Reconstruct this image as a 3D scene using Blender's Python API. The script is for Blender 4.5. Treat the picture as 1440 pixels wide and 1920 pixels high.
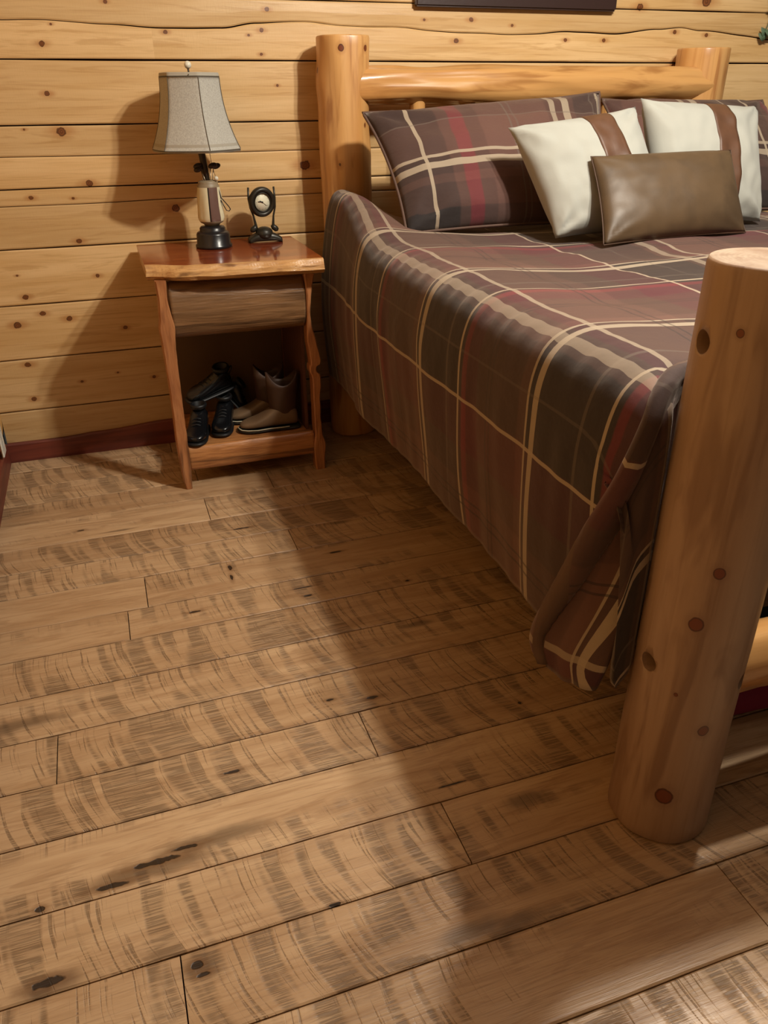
import bpy, bmesh, math, random
from mathutils import Vector, Matrix, noise

sc = bpy.context.scene
for o in list(bpy.data.objects):
    bpy.data.objects.remove(o)
COL = sc.collection
PI = math.pi

# ------------------------------------------------------------------ camera
YAW, PITCH, ROLL, CAM_H = .328341, -.488762, -.006475, 1.27
def camera():
    cy, sy, cp, sp = math.cos(YAW), math.sin(YAW), math.cos(PITCH), math.sin(PITCH)
    f = Vector((sy*cp, cy*cp, sp)); r = Vector((cy, -sy, 0)); u = r.cross(f)
    r2 = r*math.cos(ROLL)+u*math.sin(ROLL); u2 = -r*math.sin(ROLL)+u*math.cos(ROLL)
    cd = bpy.data.cameras.new('camera'); c = bpy.data.objects.new('camera', cd); COL.objects.link(c)
    m = Matrix((r2, u2, -f)).transposed().to_4x4(); m.translation = (0, 0, CAM_H)
    c.matrix_world = m
    cd.sensor_fit = 'VERTICAL'; cd.sensor_height = 24; cd.lens = 1477.15/1920*24
    cd.clip_start = .02; cd.clip_end = 50
    sc.camera = c
camera()

# ------------------------------------------------------------------ light
sc.view_settings.view_transform = 'Standard'; sc.view_settings.look = 'None'
sc.view_settings.gamma = 1; sc.view_settings.use_curve_mapping = False
sc.view_settings.exposure = 0.0
w = bpy.data.worlds.new('world'); sc.world = w; w.use_nodes = True
w.node_tree.nodes['Background'].inputs[0].default_value = (1, .93, .82, 1)
w.node_tree.nodes['Background'].inputs[1].default_value = .03
def bulb(x, y, z, power, rad=.04, col=(1, .93, .80)):
    l = bpy.data.lights.new('ceiling_bulb', 'POINT'); l.energy = power; l.shadow_soft_size = rad; l.color = col
    o = bpy.data.objects.new('ceiling_bulb', l); COL.objects.link(o); o.location = (x, y, z)
bulb(1.42, 1.25, 2.42, 122)
bulb(1.62, 1.15, 2.42, 104)

# ------------------------------------------------------------------ node helpers
class NT:
    def __init__(s, name):
        s.m = bpy.data.materials.new(name); s.m.use_nodes = True
        s.t = s.m.node_tree; s.b = s.t.nodes['Principled BSDF']
    def n(s, typ, ins=None, **kw):
        d = s.t.nodes.new(typ)
        for k, v in kw.items(): setattr(d, k, v)
        for k, v in (ins or {}).items(): s.set(d.inputs[k], v)
        return d
    def set(s, sock, v):
        if isinstance(v, bpy.types.NodeSocket): s.t.links.new(v, sock)
        elif isinstance(v, bpy.types.Node): s.t.links.new(v.outputs[0], sock)
        else:
            if hasattr(sock.default_value, '__len__') and not hasattr(v, '__len__'): v = [v]*len(sock.default_value)
            if hasattr(v, '__len__') and len(sock.default_value) == 4 and len(v) == 3: v = (*v, 1)
            sock.default_value = v
    def math(s, op, a, b=0.0, c=0.0, clamp=False):
        return s.n('ShaderNodeMath', {0: a, 1: b, 2: c}, operation=op, use_clamp=clamp).outputs[0]
    def vmath(s, op, a, b=(0, 0, 0)):
        d = s.n('ShaderNodeVectorMath', {0: a, 1: b}, operation=op)
        return d.outputs[1] if op in ('LENGTH', 'DISTANCE') else d.outputs[0]
    def obj(s): return s.n('ShaderNodeTexCoord').outputs['Object']
    def uv(s): return s.n('ShaderNodeTexCoord').outputs['UV']
    def attr(s, name): return s.n('ShaderNodeAttribute', attribute_name=name, attribute_type='GEOMETRY').outputs['Fac']
    def scale(s, v, sc_, off=(0, 0, 0)):
        return s.n('ShaderNodeMapping', {0: v, 1: off, 3: sc_}).outputs[0]
    def noise(s, v, scale=1, detail=4, rough=.5, dist=0):
        return s.n('ShaderNodeTexNoise', {'Vector': v, 'Scale': scale, 'Detail': detail, 'Roughness': rough, 'Distortion': dist}).outputs[0]
    def ss(s, v, a, b, lo=0., hi=1.):
        return s.n('ShaderNodeMapRange', {0: v, 1: a, 2: b, 3: lo, 4: hi}, interpolation_type='SMOOTHSTEP').outputs[0]
    def mix(s, f, a, b, mode='MIX'):
        d = s.n('ShaderNodeMix', data_type='RGBA', blend_type=mode)
        s.set(d.inputs[0], f); s.set(d.inputs[6], a); s.set(d.inputs[7], b)
        return d.outputs[2]
    def ramp(s, f, stops, interp='LINEAR'):
        d = s.n('ShaderNodeValToRGB', {0: f}); cr = d.color_ramp; cr.interpolation = interp
        while len(cr.elements) < len(stops): cr.elements.new(.5)
        for e, (p, c) in zip(cr.elements, stops):
            e.position = p; e.color = (*c, 1) if len(c) == 3 else c
        return d.outputs[0]
    def bump(s, h, st=.3, dist=.01, nrm=None):
        d = s.n('ShaderNodeBump', {'Height': h, 'Strength': st, 'Distance': dist})
        if nrm: s.set(d.inputs['Normal'], nrm)
        return d.outputs[0]
    def sep(s, v): return s.n('ShaderNodeSeparateXYZ', {0: v}).outputs
    def comb(s, x=0, y=0, z=0): return s.n('ShaderNodeCombineXYZ', {0: x, 1: y, 2: z}).outputs[0]
    def knots(s, co, pts, warp=.35, nscale=60):
        """pts: (centre 3-vector, radii 3-vector); returns 0 outside .. 1 centre"""
        nz = s.noise(co, nscale, 2)
        out = None
        for c, r in pts:
            d = s.vmath('LENGTH', s.vmath('MULTIPLY', s.vmath('SUBTRACT', co, c), tuple(1/q for q in r)))
            out = d if out is None else s.math('MINIMUM', out, d)
        return s.math('ADD', out, s.math('MULTIPLY', s.math('SUBTRACT', nz, .5), warp*2))
    def out(s, col=None, rough=None, nrm=None, **kw):
        if col is not None: s.set(s.b.inputs['Base Color'], col)
        if rough is not None: s.set(s.b.inputs['Roughness'], rough)
        if nrm is not None: s.set(s.b.inputs['Normal'], nrm)
        for k, v in kw.items(): s.set(s.b.inputs[k.replace('_', ' ')], v)
        return s.m
def hexc(h):
    r = [int(h[i:i+2], 16)/255 for i in (0, 2, 4)]
    return tuple(((c+.055)/1.055)**2.4 if c > .04045 else c/12.92 for c in r)
def plain(name, col, rough=.5, **kw):
    s = NT(name); n = s.noise(s.obj(), 60, 3)
    c = s.mix(s.math('MULTIPLY', n, .35), col, tuple(q*.6 for q in col))
    return s.out(c, rough, s.bump(n, .15, .002), **kw)

# ------------------------------------------------------------------ mesh helpers
def mk(name, verts, faces, mats, parent=None, uvs=None, smooth=True, midx=None):
    me = bpy.data.meshes.new(name); me.from_pydata([tuple(v) for v in verts], [], faces)
    for m in (mats if isinstance(mats, (list, tuple)) else [mats]): me.materials.append(m)
    if midx: me.polygons.foreach_set('material_index', midx)
    me.polygons.foreach_set('use_smooth', [smooth]*len(me.polygons))
    if uvs:
        l = me.uv_layers.new(name='UVMap')
        for i, lp in enumerate(me.loops): l.data[i].uv = uvs[lp.vertex_index]
    me.update()
    o = bpy.data.objects.new(name, me); COL.objects.link(o)
    if parent: o.parent = parent
    return o
def fix_normals(o):
    bm = bmesh.new(); bm.from_mesh(o.data); bmesh.ops.recalc_face_normals(bm, faces=bm.faces); bm.to_mesh(o.data); bm.free()
def thing(name, label, cat, loc=(0, 0, 0), group=None, rz=0):
    o = bpy.data.objects.new(name, None); COL.objects.link(o); o.location = loc; o.rotation_euler = (0, 0, rz)
    o.empty_display_size = .05
    o['label'] = label; o['category'] = cat
    if group: o['group'] = group
    return o
def tag(o, label, cat, group=None):
    o['label'] = label; o['category'] = cat
    if group: o['group'] = group
    return o
def struct(o): o['kind'] = 'structure'; return o
def box(name, lo, hi, mat, parent=None, bev=.003, seg=2):
    bm = bmesh.new()
    c = [(a+b)/2 for a, b in zip(lo, hi)]; s = [b-a for a, b in zip(lo, hi)]
    bmesh.ops.create_cube(bm, size=1, matrix=Matrix.Translation(c) @ Matrix.Diagonal((*s, 1)))
    if bev: bmesh.ops.bevel(bm, geom=list(bm.edges), offset=bev, segments=seg, affect='EDGES', clamp_overlap=True)
    me = bpy.data.meshes.new(name); bm.to_mesh(me); bm.free(); me.materials.append(mat)
    o = bpy.data.objects.new(name, me); COL.objects.link(o)
    if parent: o.parent = parent
    return o
def lathe(name, prof, mat, parent=None, loc=(0, 0, 0), n=40, fn=None, cap=True, rot=None):
    """prof: list of (r, z). fn(theta,r,z)->(x,y,z)"""
    V, F = [], []
    for r, z in prof:
        for k in range(n):
            t = 2*PI*k/n
            p = fn(t, r, z) if fn else (r*math.cos(t), r*math.sin(t), z)
            V.append(p)
    for i in range(len(prof)-1):
        for k in range(n):
            a, b = i*n+k, i*n+(k+1) % n
            F.append((a, b, b+n, a+n))
    if cap:
        F.append(tuple(range(n-1, -1, -1))); F.append(tuple((len(prof)-1)*n+k for k in range(n)))
    o = mk(name, V, F, mat, parent); o.location = loc
    if rot: o.rotation_euler = rot
    fix_normals(o)
    return o
def tube(name, pts, rad, mat, parent=None, n=10, closed=False, flat=None):
    """swept tube along points; rad scalar or list"""
    P = [Vector(p) for p in pts]; V, F = [], []; N = len(P)
    up = Vector((0, 0, 1)); prev = None
    for i, p in enumerate(P):
        t = (P[(i+1) % N]-P[i-1]) if closed else (P[min(i+1, N-1)]-P[max(i-1, 0)])
        t.normalize()
        if prev is None:
            a = t.cross(up)
            if a.length < .1: a = t.cross(Vector((1, 0, 0)))
        else: a = prev-t*prev.dot(t)
        a.normalize(); prev = a; b = t.cross(a)
        r = rad[i] if isinstance(rad, (list, tuple)) else rad
        for k in range(n):
            q = 2*PI*k/n; fl = flat or 1
            V.append(p+a*r*math.cos(q)+b*r*fl*math.sin(q))
    M = N if closed else N-1
    for i in range(M):
        for k in range(n):
            a0, b0 = i*n+k, i*n+(k+1) % n; c0, d0 = ((i+1) % N)*n+(k+1) % n, ((i+1) % N)*n+k
            F.append((a0, b0, c0, d0))
    if not closed:
        F.append(tuple(range(n))); F.append(tuple((N-1)*n+k for k in range(n-1, -1, -1)))
    o = mk(name, V, F, mat, parent); fix_normals(o); return o
def spline(pts, n):
    """Catmull-Rom through pts (tuples), n samples evenly in parameter by chord length"""
    P = [Vector(p) for p in pts]; P = [P[0]*2-P[1]]+P+[P[-1]*2-P[-2]]
    fine = []
    for i in range(1, len(P)-2):
        for j in range(16):
            t = j/16; a, b, c, d = P[i-1:i+3]
            fine.append(.5*((2*b)+(c-a)*t+(2*a-5*b+4*c-d)*t*t+(3*b-a-3*c+d)*t**3))
    fine.append(P[-2].copy())
    L = [0]
    for i in range(1, len(fine)): L.append(L[-1]+(fine[i]-fine[i-1]).length)
    out = []; k = 0
    for j in range(n):
        s = L[-1]*j/(n-1)
        while k < len(L)-2 and L[k+1] < s: k += 1
        f = (s-L[k])/max(L[k+1]-L[k], 1e-9); out.append(fine[k].lerp(fine[k+1], min(max(f, 0), 1)))
    return out, L[-1]
def nz(x, y, z=0): return noise.noise(Vector((x, y, z)))
def sstep(x, a, b):
    t = min(max((x-a)/(b-a), 0), 1); return t*t*(3-2*t)
def sub(o, lv=1):
    m = o.modifiers.new('sub', 'SUBSURF'); m.levels = lv; m.render_levels = lv; return o

# ------------------------------------------------------------------ materials: woods
def wall_mat(name, knots, c1, c2, c3, axis=0):
    s = NT(name); co = s.obj(); pid = s.attr('pid'); X = s.sep(co)
    u, v = X[axis], X[2]
    q = s.comb(s.math('ADD', u, s.math('MULTIPLY', pid, 13.7)), v, pid)
    g1 = s.noise(s.scale(q, (1.2, 14, 1)), 1, 5, .55, .6)
    g2 = s.noise(s.scale(q, (5, 160, 1)), 1, 3, .6)
    g3 = s.noise(s.scale(q, (.9, 2.5, 1)), 1, 2)
    c = s.mix(s.ss(g1, .35, .7), c1, c2)
    c = s.mix(s.math('MULTIPLY', s.ss(g2, .45, .8), .35), c, c3)
    g5 = s.noise(s.scale(q, (1.6, 26, 1)), 1, 4, .6, 2.5)
    c = s.mix(s.ss(g5, .52, .66, 0, .42), c, c3)
    c = s.mix(s.math('MULTIPLY', s.ss(g3, .3, .8), .35), c, tuple(a*.8 for a in c2))
    pv = s.math('ADD', .86, s.math('MULTIPLY', s.math('FRACT', s.math('MULTIPLY', pid, 7.13)), .22))
    c = s.mix(1.0, c, s.comb(pv, pv, pv), 'MULTIPLY')
    rough = .42; h = g2
    if knots:
        pts = [((x, 0, z) if axis == 0 else (0, x, z), (r*1.15, 9, r)) for x, z, r in knots]
        flat = s.comb(u, 0, v)
        d = s.knots(flat, [((x, 0, z), (r*.95, 1, r*.8)) for x, z, r in knots], .40, 70)
        halo = s.knots(flat, [((x, 0, z), (r*3.6, 1, r*1.5)) for x, z, r in knots], .25, 25)
        c = s.mix(s.ss(halo, 1.05, .2, 0, .6), c, hexc('a0662f'))
        ring = s.math('MULTIPLY', s.math('ADD', s.math('SINE', s.math('MULTIPLY', d, 16)), 1), .5)
        kc = s.mix(ring, hexc('5a3014'), hexc('7d4a22'))
        c = s.mix(s.ss(d, .95, .72), c, kc)
        c = s.mix(s.ss(s.math('ABSOLUTE', s.math('SUBTRACT', d, .82)), .16, .02, 0, .7), c, hexc('3a1d0c'))
    rn = s.noise(s.scale(q, (2, 8, 1)), 2, 3)
    # rough sawn glaze
    fine = s.noise(s.scale(q, (260, 40, 1)), 1, 2)
    hh = s.math('ADD', s.math('MULTIPLY', g2, .6), s.math('MULTIPLY', fine, .5))
    return s.out(c, s.ss(rn, .3, .7, .36, .5), s.bump(hh, .22, .002))
def log_mat(name, c1, c2, c3, knots=(), rough=.38):
    """wood running along local Z, knots: (x,y,z,r)"""
    s = NT(name); co = s.obj()
    g1 = s.noise(s.scale(co, (9, 9, .9)), 1, 4, .5, .5)
    g2 = s.noise(s.scale(co, (90, 90, 3)), 1, 3, .6)
    g3 = s.noise(s.scale(co, (22, 22, 3.2)), 1, 3, .5, .8)
    c = s.mix(s.ss(g1, .35, .65), c1, c2)
    c = s.mix(s.math('MULTIPLY', s.ss(g3, .50, .70), .7), c, c3)
    c = s.mix(s.math('MULTIPLY', s.ss(g2, .5, .8), .35), c, c3)
    if knots:
        d = s.knots(co, [((k[0], k[1], k[2]), (k[3], k[3], k[3]*1.15)) for k in knots], .2, 60)
        c = s.mix(s.ss(d, 2.1, 1.0, 0, .35), c, c3)
        c = s.mix(s.ss(d, 1.0, .8), c, hexc('6b3216'))
        c = s.mix(s.ss(s.math('ABSOLUTE', s.math('SUBTRACT', d, .85)), .16, .03, 0, .8), c, hexc('3a1608'))
    h = s.math('ADD', s.math('MULTIPLY', g2, .3), g3)
    return s.out(c, rough, s.bump(h, .3, .004), Coat_Weight=.25, Coat_Roughness=.3)
def endgrain_mat(name, c1, c2):
    s = NT(name); co = s.obj(); X = s.sep(co)
    n1 = s.noise(co, 18, 5, .6, .5); n2 = s.noise(co, 60, 4)
    rr = s.vmath('LENGTH', s.vmath('MULTIPLY', co, (1, 1, 0)))
    ring = s.math('MULTIPLY', s.math('ADD', s.math('SINE', s.math('ADD', s.math('MULTIPLY', rr, 900), s.math('MULTIPLY', n1, 12))), 1), .5)
    c = s.mix(s.ss(n1, .35, .68), c1, c2)
    c = s.mix(s.math('MULTIPLY', ring, .18), c, tuple(q*.6 for q in c2))
    return s.out(c, .55, s.bump(n2, .4, .004))

C_POST1, C_POST2, C_POST3 = hexc('c99a62'), hexc('b98750'), hexc('8f5626')
WK = [(-0.071,1.161,.0186),(-0.207,.957,.0092),(-0.071,.95,.006),(-0.009,.997,.0145),(-0.077,.807,.0115),(-0.305,.702,.0052),(-0.034,.683,.0085),(-0.292,.625,.012),(-0.247,.562,.0115),(-0.34,.527,.015),(-0.159,.536,.0128),(.034,.485,.0095),(-0.335,.377,.0125),(-0.157,.292,.007),(-0.34,.243,.011),(-0.021,.313,.005),(.112,.281,.0085),(.132,1.536,.0075),(-0.045,1.471,.0048),(-0.083,1.417,.0115),(.312,1.454,.0085),(.66,1.526,.009),(.637,1.464,.009),(.591,1.449,.0056),(.631,1.392,.0065),(.768,1.032,.0225),(.276,.903,.0165),(1.427,1.509,.010),(1.369,1.44,.011),(1.24,1.505,.006),(1.598,1.493,.0067),(1.832,1.448,.0085),(2.005,1.449,.009),(2.333,1.482,.0103),(2.489,1.473,.0096),(2.465,1.589,.024),(2.154,1.564,.016),(2.358,1.356,.022),(-0.094,1.275,.010),(.681,1.296,.0055),(-0.186,1.169,.0045),(.27,.62,.012)]
M_WALL = wall_mat('pine_wall_boards', WK, hexc('d9b684'), hexc('c9a26c'), hexc('ab8048'))
M_WALL2 = wall_mat('pine_side_boards', [], hexc('deb172'), hexc('cd9a58'), hexc('b07a3c'), axis=1)
M_GAP = plain('dark_gap', hexc('2a160a'), .9)
M_POST = log_mat('peeled_log_orange', hexc('cc9c62'), hexc('bd874c'), hexc('935c2e'),
                 [(-.035, -.085, 1.405, .011), (.055, -.075, 1.405, .009), (-.045, -.078, 1.045, .010), (.05, -.076, 1.17, .007), (-.09, 0, 1.34, .012)])
M_FOOT = log_mat('peeled_log_foot', hexc('a2866f'), hexc('91745e'), hexc('73543f'),
                 [(-.058, -.071, .125, .017), (-.022, -.089, .289, .011), (-.065, -.065, .509, .013), (.045, -.08, .75, .019), (-.052, -.076, .61, .01), (.02, -.09, 1.02, .006), (-.08, -.045, .98, .006), (-.07, -.06, .36, .004)], rough=.45)
M_RAIL = log_mat('peeled_log_rail', hexc('c6965c'), hexc('b58048'), hexc('8d5a2e'), [(0, .0, .5, .01), (.058, 0, .25, .012), (.05, .03, 1.18, .02), (.055, -.01, .8, .012)], rough=.2)
M_END = endgrain_mat('sawn_end_grain', hexc('a8927c'), hexc('8a6c54'))
M_CEDAR = log_mat('cedar_slab', hexc('d08a48'), hexc('b5652c'), hexc('7a3416'), [(0.012, 0, .555, .012), (-.01, -.01, .25, .008)], rough=.3)

# ------------------------------------------------------------------ room shell
WY = 3.15; WX0 = -.47; WX1 = 3.7; CZ = 2.75; FY = -1.9
def wall_back():
    G = [(-.03, 0, 0), (.199, .0022, .001), (.398, .002, .001), (.596, .002, .001), (.79, .0024, .001), (.932, .0012, .005),
         (.985, .0022, .001), (1.085, .0012, .004), (1.181, .0024, .001), (1.373, .0026, .001), 'crack', (1.556, .0022, .0015),
         (1.76, .002, .001), (1.96, .002, .001), (2.16, .002, .001), (2.36, .002, .001), (2.56, .002, .001), (2.84, 0, 0)]
    # a long drying check that wanders along the board above the lamp
    CK = [(-.5, 1.478), (-.25, 1.480), (-.08, 1.483), (.12, 1.474), (.3, 1.466), (.5, 1.468), (.62, 1.486), (.8, 1.492), (.95, 1.480), (1.1, 1.481), (1.35, 1.468), (1.6, 1.463), (1.85, 1.476), (2.05, 1.472), (2.25, 1.490), (2.36, 1.497), (2.46, 1.488), (2.9, 1.458), (3.7, 1.46)]
    def ck(x):
        for (a, za), (b, zb) in zip(CK, CK[1:]):
            if x <= b: t = (x-a)/(b-a); t = t*t*(3-2*t); return za+(zb-za)*t
        return CK[-1][1]
    NX = 300; xs = [WX0+(WX1-WX0)*i/NX for i in range(NX+1)]
    def gz(i, x):
        g = G[i]
        if g == 'crack': return ck(x)+nz(x*9, 7)*.002, .0008+.0032*max(0, nz(x*1.7, 3.3)+.25)
        z, hw, wv = g
        return z+nz(x*2.2, i*5.1)*wv, max(hw*(1+.5*nz(x*3, i*2.7)), 0)
    V, F, MI, PID = [], [], [], []
    for b in range(len(G)-1):
        rows = 7; base = len(V)
        for x in xs:
            z0, h0 = gz(b, x); z1, h1 = gz(b+1, x)
            lo, hi = z0+h0, z1-h1
            edge = .004
            prof = [(lo, WY+.018), (lo, WY+edge*.6), (lo+edge, WY), ((lo+hi)/2, WY-.0015), (hi-edge, WY), (hi, WY+edge*.6), (hi, WY+.018)]
            for z, y in prof: V.append((x, y, z))
        for i in range(NX):
            for r in range(rows-1):
                a = base+i*rows+r
                F.append((a, a+rows, a+rows+1, a+1)); MI.append(0); PID.append(b*.137+.05*(b % 3)+ (0 if xs[i] < {9: .265, 8: .9, 3: 2.1}.get(b, 9) else .41))
    base = len(V)
    V += [(WX0, WY+.018, -.05), (WX1, WY+.018, -.05), (WX1, WY+.018, 2.9), (WX0, WY+.018, 2.9), (WX0, WY+.12, -.05), (WX1, WY+.12, -.05), (WX1, WY+.12, 2.9), (WX0, WY+.12, 2.9)]
    for f in ((0, 1, 2, 3), (4, 7, 6, 5), (0, 4, 5, 1), (3, 2, 6, 7), (0, 3, 7, 4), (1, 5, 6, 2)):
        F.append(tuple(base+k for k in f)); MI.append(1); PID.append(0)
    o = mk('wall_back', V, F, [M_WALL, M_GAP], smooth=False, midx=MI)
    a = o.data.attributes.new('pid', 'FLOAT', 'FACE'); a.data.foreach_set('value', PID)
    fix_normals(o)
    struct(o)
wall_back()
def wall_left():
    V, F, MI, PID = [], [], [], []
    zs = [.085+.197*i for i in range(14)]
    for b, z in enumerate(zs):
        base = len(V); n = 10
        for y in (FY, WY+.1):
            for k in range(n+1):
                t = k/n; bulge = .020*math.sin(PI*min(max(t, 0), 1))**.7
                V.append((WX0-.02+bulge, y, z+.195*t))
        for k in range(n):
            F.append((base+k, base+k+1, base+n+2+k, base+n+1+k)); MI.append(0); PID.append(b*.21+.3)
    base = len(V)
    V += [(WX0-.021, FY, -.05), (WX0-.021, WY+.1, -.05), (WX0-.021, WY+.1, 2.9), (WX0-.021, FY, 2.9), (WX0-.12, FY, -.05), (WX0-.12, WY+.1, -.05), (WX0-.12, WY+.1, 2.9), (WX0-.12, FY, 2.9)]
    for f in ((0, 1, 2, 3), (4, 7, 6, 5), (0, 4, 5, 1), (3, 2, 6, 7), (0, 3, 7, 4), (1, 5, 6, 2)):
        F.append(tuple(base+k for k in f)); MI.append(1); PID.append(0)
    o = mk('wall_left', V, F, [M_WALL2, M_GAP], smooth=False, midx=MI)
    a = o.data.attributes.new('pid', 'FLOAT', 'FACE'); a.data.foreach_set('value', PID)
    struct(o)
wall_left()
M_PAINT = plain('grey_wall_paint', hexc('5e5e5e'), .8)  # unseen walls, grey kept dark to limit bounced light
struct(box('wall_right', (WX1, FY, -.05), (WX1+.1, WY+.1, 2.9), M_PAINT, bev=0))
struct(box('wall_front', (WX0-.1, FY-.1, -.05), (WX1+.1, FY, 2.9), M_PAINT, bev=0))
struct(box('ceiling', (WX0-.1, FY-.1, CZ), (WX1+.1, WY+.1, CZ+.1), plain('grey_ceiling_paint', hexc('6c6a68'), .8), bev=0))  # unseen ceiling, greyed down so less light bounces back

def floor_mat():
    s = NT('rough_sawn_oak_boards')
    UV = s.sep(s.uv()); u, v = UV[0], UV[1]     # metres along the board, metres across (0 = board centre)
    co = s.obj(); W = s.sep(co)
    pid = s.attr('pid'); amt = s.attr('saw')
    uu = s.math('ADD', u, s.math('MULTIPLY', pid, 17.3))
    q = s.comb(uu, v, s.math('MULTIPLY', pid, 5))
    g1 = s.noise(s.scale(q, (2.2, 16, 1)), 1, 5, .55, 1.2)
    g2 = s.noise(s.scale(q, (8, 260, 1)), 1, 3, .6)
    g3 = s.noise(s.scale(q, (1.5, 6, 1)), 1, 3, .5, .4)
    c = s.mix(s.ss(g1, .3, .7), hexc('c9a984'), hexc('b2906c'))
    tone = s.math('FRACT', s.math('MULTIPLY', pid, 3.77))
    c = s.mix(s.math('MULTIPLY', tone, .5), c, hexc('9a7856'))
    c = s.mix(s.math('MULTIPLY', s.ss(g2, .5, .78), .45), c, hexc('70523a'))
    c = s.mix(s.ss(g3, .55, .8, 0, .4), c, hexc('bf9e74'))
    g5 = s.noise(s.scale(q, (4, 34, 1)), 1, 4, .6, 2.0)
    c = s.mix(s.ss(g5, .5, .62, 0, .3), c, hexc('8a6442'))
    # circular saw arcs
    curv = s.math('ADD', .7, s.math('MULTIPLY', s.math('FRACT', s.math('MULTIPLY', pid, 9.31)), 1.2))
    vt = s.math('SUBTRACT', v, .078)
    arc = s.math('SUBTRACT', uu, s.math('MULTIPLY', s.math('MULTIPLY', vt, vt), curv))
    arc = s.math('ADD', arc, s.math('MULTIPLY', s.math('SUBTRACT', s.noise(q, 6, 2), .5), .02))
    a1 = s.comb(s.math('MULTIPLY', arc, 19), s.math('MULTIPLY', v, 2.2), pid)
    band = s.noise(a1, 1, 2, .5)
    a2 = s.comb(s.math('MULTIPLY', arc, 130), s.math('MULTIPLY', v, 5), pid)
    fine = s.noise(a2, 1, 2, .6)
    scr = s.noise(s.scale(q, (14, 330, 1)), 1, 2, .5)
    patch = s.noise(s.scale(q, (1.3, 9, 1)), 1, 3, .5, .3)
    pm = s.ss(s.math('ADD', patch, s.math('MULTIPLY', amt, .36)), .50, .66)
    b1 = s.math('MULTIPLY', s.ss(band, .49, .58), s.ss(scr, .42, .56, .25, 1.0))
    f1 = s.math('MULTIPLY', s.ss(fine, .55, .66), s.ss(scr, .36, .5, .2, 1))
    line = s.math('MULTIPLY', s.math('MAXIMUM', s.math('MULTIPLY', b1, .55), s.math('MULTIPLY', f1, .55)), pm)
    c = s.mix(line, c, hexc('43301f'))
    # knots, splits and mineral streaks at their own places on the boards
    K = [(-.17,1.057,.030,.006),(-.085,1.083,.050,.007),(-.03,1.098,.026,.005),(-.271,.907,.026,.009),(-.040,.858,.010,.007),(-.030,.838,.014,.005),(-.289,1.05,.009,.006),(.084,1.257,.022,.006),(.213,2.078,.006,.013),(.208,2.02,.005,.018),(.398,1.897,.032,.003),(.399,1.852,.012,.004),(.082,1.879,.016,.004),(-.218,2.473,.014,.005),(.441,1.381,.018,.005),(.76,1.248,.004,.004),(.342,1.406,.010,.004),(.514,1.073,.04,.0025),(.695,1.83,.009,.004),(.54,2.06,.02,.004),(.29,2.31,.03,.004),(.205,.888,.012,.003)]
    SOFT = [(.635,.986,.045,.018),(.42,.762,.07,.018),(.50,.752,.06,.016),(.646,1.62,.05,.012),(.60,2.24,.04,.01),(-.1,2.43,.05,.006),(-.27,.90,.05,.02),(-.1,1.07,.11,.02),(-.035,.85,.035,.02),(-.35,1.56,.10,.02),(.02,1.10,.12,.02)]
    flat = s.comb(W[0], W[1], 0)
    d = s.knots(flat, [((x, y, 0), (a, b, 1)) for x, y, a, b in K], .8, 45)
    ds = s.knots(flat, [((x, y, 0), (a, b, 1)) for x, y, a, b in SOFT], .5, 22)
    c = s.mix(s.ss(ds, 1.5, .3, 0, .6), c, hexc('4a3828'))
    c = s.mix(s.ss(d, 2.6, .9, 0, .55), c, hexc('6e4b2c'))
    c = s.mix(s.ss(d, 1.0, .75, 0, .93), c, hexc('221710'))
    h = s.math('ADD', s.math('MULTIPLY', g1, .8), s.math('MULTIPLY', g2, .35))
    h = s.math('SUBTRACT', h, s.math('MULTIPLY', line, .8))
    h = s.math('SUBTRACT', h, s.ss(d, 1.0, .7, 0, .8))
    rg = s.math('ADD', .37, s.math('MULTIPLY', s.math('MAXIMUM', line, s.ss(g3, .4, .8)), .22))
    return s.out(c, rg, s.bump(h, .55, .0035))
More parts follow.
